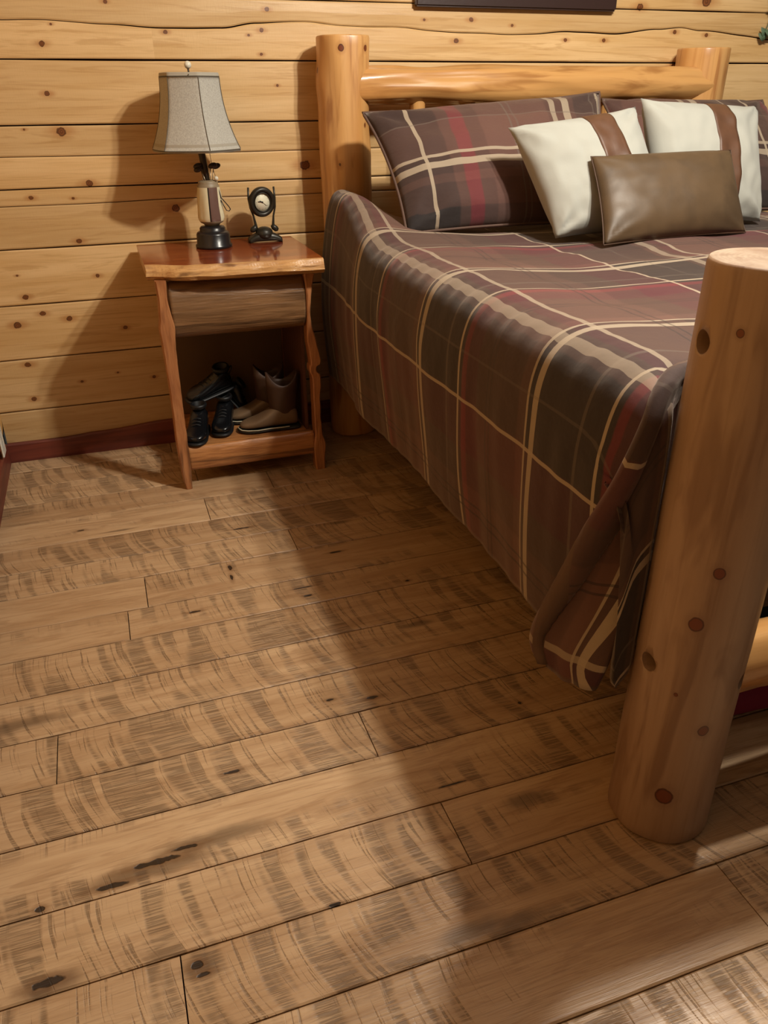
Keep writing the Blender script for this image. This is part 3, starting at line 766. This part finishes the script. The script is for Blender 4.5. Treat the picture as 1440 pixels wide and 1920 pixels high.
def ns_top():
    V, F, MI = [], [], []; n = 60; zt, zb = .787, .738
    for i in range(n+1):
        t = i/n; x = .118+(.688-.118)*t
        yf = 2.705-.050*sstep(t, 0, .25)-.030*t+.004*nz(t*9, 1)        # upper front arris
        yb = 3.115
        bulge = .010+.006*nz(t*7, 4)
        zmid = .762+.004*nz(t*6, 2)
        pr = [(yb, zb), (yb, zt), (2.95, zt+.0005), (yf+.012, zt), (yf+.002, zt-.002), (yf-bulge, zmid+.008), (yf-bulge-.004, zmid-.008), (yf-.002+.003*nz(t*14, 8), zb+.004), (yf+.01, zb)]
        for y, z in pr:
            V.append(Vector((x+(0.006*nz(z*60, 3, t) if i in (0, n) else 0), y, z))-NO)
    m = 9
    for i in range(n):
        for k in range(m):
            a, b = i*m+k, i*m+(k+1) % m; F.append((a, b, b+m, a+m)); MI.append(0 if k in (1, 2) else 1)
    F += [tuple(range(m)), tuple(n*m+k for k in range(m))]; MI += [1, 1]
    o = mk('top', V, F, [M_TOP, M_EDGE], NS_, smooth=False, midx=MI); fix_normals(o)
    o['label'] = 'glossy red slab top with a golden live edge'
ns_top()
def ns_leg(prof, y0, y1, seed):
    """prof: (z, xl, xr) live-edge slab leg"""
    V, F = [], []
    P, _ = spline([(z, a, b) for z, a, b in prof], 60)
    for i, (z, a, b) in enumerate(P):
        w1 = .0015*nz(z*30, seed); w2 = .002*nz(z*26, seed+5)
        c = .004
        for x, y in ((a+w1+c, y0), (b+w2-c, y0), (b+w2, y0+c), (b+w2, y1), (a+w1, y1), (a+w1, y0+c)):
            V.append(Vector((x, y, z))-NO)
    m = 6
    for i in range(len(P)-1):
        for k in range(m):
            a, b = i*m+k, i*m+(k+1) % m; F.append((a, b, b+m, a+m))
    F += [tuple(range(m)), tuple((len(P)-1)*m+k for k in range(m))]
    o = mk('leg', V, F, M_LEG, NS_, smooth=False); fix_normals(o)
ns_leg([(0, .150, .172), (.04, .143, .174), (.12, .139, .177), (.2, .137, .176), (.28, .139, .176), (.36, .139, .177), (.46, .137, .177), (.54, .135, .180), (.585, .133, .184), (.62, .138, .180), (.68, .142, .172), (.742, .140, .175)], 2.665, 2.72, 1)
ns_leg([(0, .640, .676), (.05, .636, .676), (.10, .636, .682), (.14, .642, .672), (.2, .642, .668), (.28, .642, .668), (.34, .642, .673), (.372, .640, .672), (.385, .634, .660), (.405, .634, .660), (.415, .638, .676), (.45, .636, .672), (.5, .630, .662), (.56, .632, .648), (.62, .634, .648), (.68, .634, .655), (.715, .630, .664), (.742, .628, .668)], 2.672, 2.72, 2)
ns_leg([(0, .205, .24), (.4, .205, .24), (.742, .205, .24)], 3.05, 3.09, 3)
ns_leg([(0, .612, .65), (.4, .612, .65), (.742, .612, .65)], 3.05, 3.09, 4)
def half_log(name, x0, x1, zc, hz, yb, depth, mat, seed, irr=.05, parent=NS_):
    V, F = [], []; n, m = 50, 20
    for i in range(n+1):
        x = x0+(x1-x0)*i/n
        for k in range(m+1):
            t = PI*k/m; f = 1+irr*nz(x*5, math.cos(t)*1.2, seed)+irr*.4*nz(x*16, t*3, seed)
            V.append(Vector((x, yb-depth*math.sin(t)**.8*f, zc+hz*math.cos(t)*(1+irr*.5*nz(x*4, seed))))-NO)
    for i in range(n):
        for k in range(m):
            a = i*(m+1)+k; F.append((a, a+1, a+m+2, a+m+1))
        F.append((i*(m+1), (i+1)*(m+1), (i+1)*(m+1)+m, i*(m+1)+m))
    F += [tuple(range(m+1)), tuple(n*(m+1)+k for k in range(m+1))]
    o = mk(name, V, F, mat, parent); fix_normals(o)
    return o
bb = box('drawer_box', (.192-NO.x, 2.715-NO.y, .555), (.628-NO.x, 3.04-NO.y, .725), M_INNER, NS_)
dr = half_log('drawer', .1795, .6295, .636, .093, 2.722, .052, M_DRAW, 5, .05)
dr['label'] = 'grey-brown half-log drawer front'
half_log('bottom_rail', .174, .640, .106, .046, 2.700, .020, M_SHELF, 9, .10)
box('bottom_shelf', (.182-NO.x, 2.695-NO.y, .125), (.640-NO.x, 3.05-NO.y, .148), M_SHELF, NS_)
box('added_back_panel', (.182-NO.x, 3.042-NO.y, .15), (.612-NO.x, 3.050-NO.y, .56), plain('shade_brown_back', hexc('5e4426'), .6), NS_, bev=.001)  # panel added behind the shelf, brown standing in for the shade inside
box('side_panel', (.618-NO.x, 2.725-NO.y, .15), (.630-NO.x, 3.048-NO.y, .555), M_INNER, NS_, bev=.001)

# ------------------------------------------------------------------ table lamp
M_BRONZE = plain('dark_bronze', hexc('3a3028'), .35, Metallic=.35)
M_BLACK = plain('black_resin', hexc('1c1a1c'), .3)
def shade_mat():
    s = NT('grey_linen_shade'); n = s.noise(s.scale(s.obj(), (1, 1, 1)), 260, 3); n2 = s.noise(s.scale(s.obj(), (400, 400, 30)), 1, 2)
    c = s.mix(s.ss(n, .3, .7), hexc('aeaaa0'), hexc('96928a')); c = s.mix(s.math('MULTIPLY', n2, .3), c, hexc('bcb8ae'))
    return s.out(c, .9, s.bump(n, .2, .002))
LAMP = thing('table_lamp', 'table lamp with a golf bag base and grey bell shade on the nightstand', 'lamp', (.378, 2.97, .787))
LAMP.rotation_euler = (0, 0, 0)
lathe('base', [(.060, 0), (.064, .003), (.064, .010), (.059, .014), (.058, .046), (.055, .052), (.050, .055), (.045, .056), (.045, .066), (.040, .072), (.028, .074)], M_BLACK, LAMP, n=48)
def bag():
    # golf bag: slightly tapered, lobed, with alternating white and brown panels
    V, F, MI = [], [], []; n = 56; Z = [.074, .080, .084, .090, .10, .14, .17, .2, .205, .209, .214, .219, .222]
    R = [.022, .026, .034, .038, .0395, .0375, .036, .034, .0335, .0305, .0305, .029, .020]
    for z, r in zip(Z, R):
        for k in range(n):
            t = 2*PI*k/n; f = 1+.06*math.cos(4*t+.5)*(1 if .09 < z < .2 else .2)+.05*nz(math.cos(t)*2, math.sin(t)*2, z*40)*(1 if .09 < z < .2 else .1)
            V.append((r*1.10*f*math.cos(t), r*1.05*f*math.sin(t)*.9, z))
    for i in range(len(Z)-1):
        for k in range(n):
            a, b = i*n+k, i*n+(k+1) % n; F.append((a, b, b+n, a+n))
            deg = (k+.5)*360/n
            mi = 2 if (Z[i] < .088 or Z[i] >= .2) else (1 if (262 < deg < 312 or 90 < deg < 140) else 0)
            if mi == 0 and (256 < deg < 262 or 312 < deg < 317): mi = 3
            MI.append(mi)
    F += [tuple(range(n)), tuple((len(Z)-1)*n+k for k in range(n))]; MI += [2, 2]
    o = mk('golf_bag', V, F, [plain('bag_white', hexc('d8cfae'), .35), plain('bag_brown', hexc('6b5148'), .35), plain('bag_rim', hexc('8a7a62'), .5), M_BLACK], LAMP, midx=MI); fix_normals(o)
    o['label'] = 'small golf bag with white and brown panels'
bag()
tube('bag_strap', [(.030, -.012, .205), (.034, -.016, .185), (.038, -.018, .165), (.052, -.02, .148), (.062, -.02, .135), (.066, -.02, .127), (.061, -.02, .121), (.052, -.02, .124), (.044, -.02, .14), (.036, -.018, .158)], .0017, M_BLACK, LAMP, n=6)
tube('stem', [(-.002, 0, .215), (-.006, 0, .26), (-.010, 0, .30), (-.020, 0, .345), (-.022, 0, .40)], [.011, .012, .012, .0085, .006], M_BRONZE, LAMP)
def club(x, y, z0, z1, dx, head, m):
    c = tube('golf_club', [(x, y, z0), (x+dx*.3, y, z0+.02), (x+dx, y, z1)], .0016, m, LAMP, n=6)
    bm = bmesh.new(); bmesh.ops.create_uvsphere(bm, u_segments=14, v_segments=8, radius=1)
    for v in bm.verts: v.co = Vector((v.co.x*.0155+head[0], v.co.y*.009, v.co.z*.0095+head[1]+v.co.x*.003))
    me = bpy.data.meshes.new('club_head'); bm.to_mesh(me); bm.free(); me.materials.append(M_BRONZE)
    for p in me.polygons: p.use_smooth = True
    h = bpy.data.objects.new('club_head', me); COL.objects.link(h); h.parent = c; h.location = (x+dx, y, z1)
M_STEEL = plain('dull_steel', hexc('a59683'), .3, Metallic=.8)
club(-.014, -.012, .20, .262, -.006, (-.010, .006), M_STEEL)
club(-.006, -.016, .20, .250, -.012, (-.012, .008), M_STEEL)
club(.008, -.014, .20, .262, .003, (.009, .006), M_STEEL)
club(.014, .004, .20, .258, .010, (.010, .007), M_STEEL)
def sphere(name, r, loc, mat, parent, dimples=True, sx=1, sz=1):
    bm = bmesh.new(); bmesh.ops.create_icosphere(bm, subdivisions=4 if dimples else 3, radius=r)
    if dimples:
        for v in bm.verts:
            q = v.co.normalized()*9; f = abs(math.sin(q.x*2)*math.sin(q.y*2)*math.sin(q.z*2)); v.co *= 1-.05*f
    for v in bm.verts: v.co.x *= sx; v.co.z *= sz
    me = bpy.data.meshes.new(name); bm.to_mesh(me); bm.free(); me.materials.append(mat)
    for p in me.polygons: p.use_smooth = True
    o = bpy.data.objects.new(name, me); COL.objects.link(o); o.parent = parent; o.location = loc; return o
M_BALL = plain('golf_ball_white', hexc('dcd6c4'), .4)
sphere('golf_ball', .0075, (.027, -.02, .228), M_BALL, LAMP)
tube('pull_chain', [(.014, -.01, .33), (.016, -.012, .29), (.022, -.015, .25), (.026, -.018, .234)], .0009, M_STEEL, LAMP, n=5)
def shade():
    # bell shade with eight flat-ish panels
    V, F, MI = [], [], []; n = 96; NZ = 26
    z0, z1 = .316, .545; M = shade_mat(); M2 = plain('shade_trim', hexc('5d564a'), .8); M3 = plain('shade_rim', hexc('a39c8e'), .9)
    def R(t): return .097+.046*(t**2.1)+.004*t
    rings = [(.545, .0955, 2), (.541, .0975, 2), (.536, .0975, 2), (.5355, .0985, 1), (.5315, .0985, 1)]
    rings += [(.531-(.531-.322)*i/NZ, R(i/NZ), 0) for i in range(NZ+1)]
    rings += [(.3215, .1485, 1), (.3180, .149, 1), (.3175, .1475, 2), (.3135, .1478, 2), (.3135, .144, 2), (.325, .142, 2)]
    rings += [(.331+(.531-.331)*i/10, R(1-i/10)-.004, 2) for i in range(11)]+[(.541, .092, 2), (.545, .0935, 2)]
    for z, r, m in rings:
        for k in range(n):
            t = 2*PI*k/n; a = (t+.35) % (PI/3)-PI/6       # six panels
            f = 1+.75*(math.cos(PI/6)/math.cos(a)-1) + .012
            V.append((r*f*math.cos(t), r*f*math.sin(t), z))
    K = len(rings)
    for i in range(K):
        for k in range(n):
            a, b = i*n+k, i*n+(k+1) % n; c, d = ((i+1) % K)*n+(k+1) % n, ((i+1) % K)*n+k
            F.append((a, b, c, d)); 
            mi = rings[i][2] if i < K-1 else 2
            if mi == 0 and (k*60/n*6+20) % 60 < 0: mi = 1
            MI.append(mi)
    o = mk('lamp_shade', V, F, [M, M2, M3], LAMP, midx=MI); fix_normals(o)
    o.location = (-.026, 0, 0); o['label'] = 'grey fabric bell shade with dark trim'
    for k in range(6):
        t = -.35+PI/6+k*PI/3
        t = -.35+k*PI/3+ (0)
        pts = []
        for i in range(14):
            q = i/13; z = .531-(.531-.322)*q; r = R(q)*(1+.75*(math.cos(PI/6)/math.cos(PI/6)-1)+.012)+.0003
            pts.append((r*math.cos(t), r*math.sin(t), z))
        sm = tube('shade_seam', pts, .0010, M2, o, n=5)
shade()
tube('harp', [(-.022, 0, .40), (-.022, -.0, .43), (-.05, 0, .46), (-.052, 0, .50), (-.03, 0, .54), (-.024, 0, .552)], .002, M_BRONZE, LAMP, n=6)
for k in range(3):
    a = 2*PI*k/3+.4
    tube('shade_spider', [(-.024, 0, .542), (-.026+.094*math.cos(a), .094*math.sin(a), .538)], .0015, M_BRONZE, LAMP, n=5)
tube('finial_stem', [(-.025, 0, .540), (-.026, 0, .558)], .003, M_BRONZE, LAMP, n=8)
sphere('finial', .0115, (-.026, 0, .567), M_BALL, LAMP)

# ------------------------------------------------------------------ desk clock
CLK = thing('desk_clock', 'small dark desk clock held by two golf clubs on the nightstand', 'clock', (.572, 3.02, .787), rz=-.0)
M_CLK = plain('dark_bronze_clock', hexc('2e2a22'), .38, Metallic=.3)
def arch_base():
    V, F = [], []; n = 24
    for i in range(n+1):
        x = -.060+.120*i/n; t = abs(x)/.060
        zt = .036-.020*t**2.2; zb = .006*(1-t**6)
        for y, z in ((-.026, zb), (-.024, zt-.006), (-.014, zt), (.014, zt), (.024, zt-.006), (.026, zb)): V.append((x, y, max(z, zb+.002) if z != zb else z))
    for i in range(n):
        for k in range(6): a, b = i*6+k, i*6+(k+1) % 6; F.append((a, b, b+6, a+6))
    F += [tuple(range(6)), tuple(n*6+k for k in range(6))]
    o = mk('base', V, F, M_CLK, CLK); fix_normals(o)
arch_base()
sphere('ball_mound', .033, (-.002, -.002, .030), M_CLK, CLK, sz=.75)
for sx in (-1, 1):
    c = tube('club_shaft', [(sx*.030, 0, .048), (sx*.031, 0, .062), (sx*.036, 0, .09), (sx*.046, 0, .12), (sx*.050, 0, .15), (sx*.048, 0, .188)] if sx < 0 else
             [(sx*.034, 0, .048), (sx*.034, 0, .062), (sx*.037, 0, .09), (sx*.045, 0, .12), (sx*.046, 0, .15), (sx*.044, 0, .188)], [.007, .005, .0034, .0034, .0036, .0036], M_CLK, CLK, n=8)
    h = tube('club_head', [(sx*.030, 0, .058), (sx*.035, 0, .050), (sx*.044, -.001, .043), (sx*.051, -.002, .040)], [.007, .0105, .0105, .005], M_CLK, c, n=10)
def clock_ring():
    V, F = [], []; n, m = 56, 14
    for k in range(n):
        t = 2*PI*k/n
        for j in range(m):
            a = 2*PI*j/m; r = .0365+.0085*math.cos(a); y = .012*math.sin(a)
            f = 1+.02*math.sin(t*28)*(1 if math.cos(a) > 0 else 0)
            V.append((r*f*math.cos(t), y, r*f*math.sin(t)))
    for k in range(n):
        for j in range(m): a, b = k*m+j, k*m+(j+1) % m; c, d = ((k+1) % n)*m+(j+1) % m, ((k+1) % n)*m+j; F.append((a, b, c, d))
    o = mk('clock_case', V, F, M_CLK, CLK); fix_normals(o); o.location = (-.002, 0, .138); return o
CC = clock_ring()
CC.rotation_euler = (.08, 0, .18); CC.scale = (1.10, 1.1, 1.16)
lathe('dial', [(.0, -.001), (.029, -.001), (.029, .001), (0, .001)], plain('clock_dial', hexc('e6dfc4'), .5), CC, (0, -.003, 0), 40, cap=False, rot=(PI/2, 0, 0))
lathe('bezel', [(.0262, 0), (.027, .0035), (.0285, .0035), (.0295, 0)], M_CLK, CC, (0, -.006, 0), 40, cap=False, rot=(PI/2, 0, 0))
M_TICK2 = plain('black_ink', hexc('17150f'), .6)
for a, l, w_ in ((172, .0155, .0012), (158, .010, .0016), (-38, .018, .0005)):
    a = math.radians(a); tube('hand', [(0, -.0052, 0), (l*math.cos(a), -.0052, l*math.sin(a))], w_, M_TICK2, CC, n=6)
tube('hand_hub', [(0, -.0045, 0), (0, -.0062, 0)], .0024, M_TICK2, CC, n=12)
for k in range(12):
    a = PI*k/6; tube('hour_mark', [(.0200*math.cos(a), -.0045, .0200*math.sin(a)), (.0222*math.cos(a), -.0045, .0222*math.sin(a))], .0004, M_TICK2, CC, n=4)

# ------------------------------------------------------------------ footwear on the shelf
def shoe_mesh(name, secs, mat, parent, n=20):
    """secs: (x, half-width, z_bottom, z_top, yshift) cross-sections heel->toe, superelliptic"""
    V, F = [], []
    P = secs
    for x, w_, zb, zt, ys in P:
        for k in range(n):
            t = 2*PI*k/n; c, s_2 = math.cos(t), math.sin(t)
            V.append((x, ys+w_*math.copysign(abs(c)**.75, c), (zb+zt)/2+(zt-zb)/2*math.copysign(abs(s_2)**.75, s_2)))
    for i in range(len(P)-1):
        for k in range(n): a, b = i*n+k, i*n+(k+1) % n; F.append((a, b, b+n, a+n))
    F += [tuple(range(n)), tuple((len(P)-1)*n+k for k in range(n))]
    o = mk(name, V, F, mat, parent); fix_normals(o); sub(o); return o
M_BOOT = plain('tan_boot_leather', hexc('6e5842'), .42)
M_BOOTD = plain('dark_boot_shaft', hexc('3e281c'), .55)
M_SOLE = plain('dark_rubber_sole', hexc('1b1a14'), .6)
M_WELT = plain('pale_welt', hexc('b5b09a'), .5)
def boot(loc, rz, label, L=.21, H=.20):
    t = thing('pull_on_boot', label, 'boot', loc, group='tan pull-on boots in the nightstand', rz=rz); t.scale = (1.0, 1.1, 1.0)
    # toe towards -X
    shoe_mesh('foot', [(.038, .018, .02, .06, 0), (.026, .032, .016, .095, 0), (-.01, .035, .016, .115, 0), (-.06, .034, .016, .090, 0), (-.09, .036, .016, .066, 0), (-.125, .039, .016, .052, 0), (-.155, .034, .016, .044, 0), (-.175, .022, .018, .036, 0), (-.182, .010, .02, .030, 0)], M_BOOT, t)
    def sec(th, r, z):
        x = -.010+ (r*1.42)*math.cos(th)-.006*math.sin(z*12); y = r*1.0*math.sin(th)
        if z > H-.03: z = z+.022*(math.cos(2*th))*((z-(H-.03))/.03)
        return (x, y, z)
    sh = lathe('shaft', [(.030, .05), (.034, .07), (.036, .09), (.037, .11), (.039, .14), (.041, H-.03), (.042, H), (.038, H), (.036, H-.03), (.034, .12), (.026, .09)], M_BOOTD, t, fn=sec, n=28)
    so = []
    shoe_mesh('sole', [(.046, .020, 0, .014, 0), (.034, .033, 0, .016, 0), (-.03, .036, 0, .016, 0), (-.07, .034, .004, .016, 0), (-.12, .043, 0, .016, 0), (-.155, .039, 0, .016, 0), (-.180, .027, .002, .016, 0), (-.192, .012, .006, .015, 0)], M_SOLE, t)
    pts = [(x, sgn*w_, .0165) for sgn, seq in ((-1, [(.0, .032), (-.03, .0345), (-.07, .0345), (-.12, .0415), (-.155, .0365), (-.178, .025)]), (1, [(-.188, .0), (-.178, .025), (-.155, .0365), (-.12, .0415), (-.07, .0345), (-.03, .0345), (.0, .032)])) for x, w_ in seq]
    tube('welt', pts, .0024, M_WELT, t, n=6)
    tube('pull_tab', [(-.055, -.004, H-.012), (-.064, -.004, H+.002), (-.066, 0, H+.008), (-.064, .006, H+.002), (-.056, .006, H-.012)], .004, M_BOOT, t, n=6, flat=.4)
    return t
boot((.562, 2.772, .148), -.06, 'tan pull-on boot at the shelf front, the nearer of the pair')
boot((.535, 2.885, .148), -.04, 'tan pull-on boot standing behind its mate beside the black shoes')
M_BK = plain('black_patent_leather', hexc('101114'), .22)
M_BK2 = plain('black_rubber', hexc('0d0d0f'), .5)
def lace_shoe(loc, rot, label, sc_=1.0, high=.09):
    t = thing('black_shoe', label, 'shoe', loc, group='black shoes piled in the nightstand'); t.rotation_euler = rot; t.scale = (sc_,)*3
    shoe_mesh('upper', [(.085, .020, .018, .05, 0), (.075, .032, .016, .075+high*.2, 0), (.045, .036, .016, .080+high*.35, 0), (.015, .036, .016, .075+high*.25, 0), (-.01, .037, .016, .078, 0), (-.04, .040, .016, .066, 0), (-.075, .043, .016, .054, 0), (-.105, .037, .016, .046, 0), (-.125, .018, .02, .036, 0)], M_BK, t)
    shoe_mesh('sole', [(.098, .018, 0, .018, 0), (.085, .034, 0, .020, 0), (.03, .039, 0, .018, 0), (-.03, .040, .002, .018, 0), (-.08, .047, 0, .02, 0), (-.115, .039, .003, .02, 0), (-.135, .016, .006, .018, 0)], M_BK2, t)
    lathe('collar', [(.024, 0), (.031, .004), (.034, .014), (.031, .022), (.024, .020), (.020, .004)], M_BK2, t, (.045, 0, .078+high*.25), 24, fn=lambda th, r, z: (r*1.15*math.cos(th), r*math.sin(th), z), cap=True)
    for k in range(4):
        x = .006-.018*k; z = .0825-.0065*k
        tube('lace', [(x+.004, -.024, z-.008), (x, -.012, z+.001), (x-.002, .0, z+.004), (x-.004, .012, z+.001), (x-.008, .024, z-.008)], .0022, M_BK2, t, n=5)
        for sy in (-1, 1):
            sphere('eyelet', .0028, (x+.002, sy*.027, z-.009), M_STEEL, t, dimples=False)
    tube('pull_loop', [(.078, -.008, .075), (.092, -.008, .098), (.096, 0, .104), (.092, .008, .098), (.078, .008, .075)], .003, M_BK2, t, n=6)
    return t
lace_shoe((.232, 2.80, .148), (0, 0, 1.30), 'shiny black lace-up shoe at the left end, toe hanging past the shelf edge', .92)
lace_shoe((.335, 2.858, .148), (0, 0, 1.28), 'black lace-up shoe on the shelf between its mate and the boots', .92)
lace_shoe((.315, 2.925, .262), (.25, -.15, .3), 'black lace-up shoe lying on top of the other two', .88)
lace_shoe((.385, 2.99, .2), (0, -.9, 2.9), 'black lace-up shoe at the back, heel propped upward', .7)

# ------------------------------------------------------------------ picture frame, outlet, garland, odd things below the bed
FR = thing('picture_frame', 'dark brown picture frame hanging on the pine wall above the bed', 'picture', (1.61, WY, 1.55))
M_FR = plain('dark_walnut_frame', hexc('33211d'), .35)
def frame_bar(name, x0, x1, z0, z1):
    return box(name, (x0-1.61, -.032, z0-1.55), (x1-1.61, -.0025, z1-1.55), M_FR, FR, bev=.006, seg=3)
frame_bar('frame_rail', 1.196, 2.028, 1.544, 1.594); frame_bar('frame_rail', 1.196, 2.028, 2.14, 2.19)
frame_bar('frame_stile', 1.196, 1.246, 1.594, 2.14); frame_bar('frame_stile', 1.978, 2.028, 1.594, 2.14)
box('picture_panel', (1.246-1.61, -.014, 1.594-1.55), (1.978-1.61, -.004, 2.14-1.55), plain('picture_print', hexc('6d6a52'), .4), FR, bev=0)
OU = thing('wall_outlet', 'white outlet plate low on the left wall by the corner', 'outlet', (WX0+.001, 3.0, .15))
M_PL = plain('white_plastic', hexc('e8e6dc'), .35)
box('cover_plate', (.0, -.038, -.058), (.007, .038, .058), M_PL, OU, bev=.003)
for dz in (-.02, .02): box('socket', (.006, -.016, dz-.014), (.009, .016, dz+.014), M_PL, OU, bev=.003)
def garland():
    t = thing('leafy_sprig', 'muted green leafy sprig hanging on the wall at the upper right edge', 'plant', (2.80, WY-.01, 1.66))
    m = plain('dusty_green_leaf', hexc('4c6048'), .7); rnd = random.Random(4)
    st = tube('stem', [(0, -.002, .10), (-.005, -.015, .02), (-.02, -.02, -.06), (-.03, -.02, -.14), (-.055, -.02, -.2)], .002, m, t, n=6)
    for k in range(42):
        f = rnd.random(); z = .08-.27*f; x = -.045*f+rnd.uniform(-.028, .028); y = -.02+rnd.uniform(-.02, .008)
        a = rnd.uniform(-.9, .9)-PI/2; L = rnd.uniform(.03, .05); w_ = L*.28
        V = []; n = 6
        for i in range(n+1):
            q = i/n; ww = w_*math.sin(PI*q)**.8
            cx, cz = x+math.cos(a)*L*q, z+math.sin(a)*L*q; yy = y-.012*math.sin(q*PI)
            for sgn in (-1, 0, 1): V.append((cx-math.sin(a)*ww*sgn, yy+(.003 if sgn else 0), cz+math.cos(a)*ww*sgn))
        F = [(i*3+j, i*3+j+1, i*3+j+4, i*3+j+3) for i in range(n) for j in (0, 1)]
        mk('leaf', V, F, m, t)
garland()
# storage below the bed, seen past the foot post
BXX = thing('storage_bin', 'dark teal storage bin under the foot of the bed', 'storage box', (1.42, 1.55, 0))
M_TEAL = plain('dark_teal_plastic', hexc('1f3236'), .45)
box('bin_body', (-.28, -.30, 0), (.28, .30, .22), M_TEAL, BXX, bev=.02, seg=3)
box('bin_lid', (-.295, -.315, .221), (.295, .315, .245), M_TEAL, BXX, bev=.01, seg=2)
def red_bag():
    V, F = [], []; n, m = 36, 16
    for i in range(m+1):
        ph = PI*i/m
        for k in range(n):
            t = 2*PI*k/n; f = 1+.10*nz(math.cos(t)*2, math.sin(t)*2, i*.4)
            V.append((.24*math.sin(ph)**.7*math.cos(t)*f, .10*math.sin(ph)**.7*math.sin(t)*f, max(.055-.055*math.cos(ph)*f, 0)))
    for i in range(m):
        for k in range(n): a, b = i*n+k, i*n+(k+1) % n; F.append((a, b, b+n, a+n))
    o = mk('cloth_bag', V, F, plain('magenta_cloth', hexc('7a1038'), .8)); o.location = (1.28, 1.11, .0)
    bm = bmesh.new(); bm.from_mesh(o.data); bmesh.ops.remove_doubles(bm, verts=bm.verts, dist=1e-5); bmesh.ops.recalc_face_normals(bm, faces=bm.faces); bm.to_mesh(o.data); bm.free()
    tag(o, 'crimson cloth bag on the floor below the lower foot rail', 'bag')
red_bag()
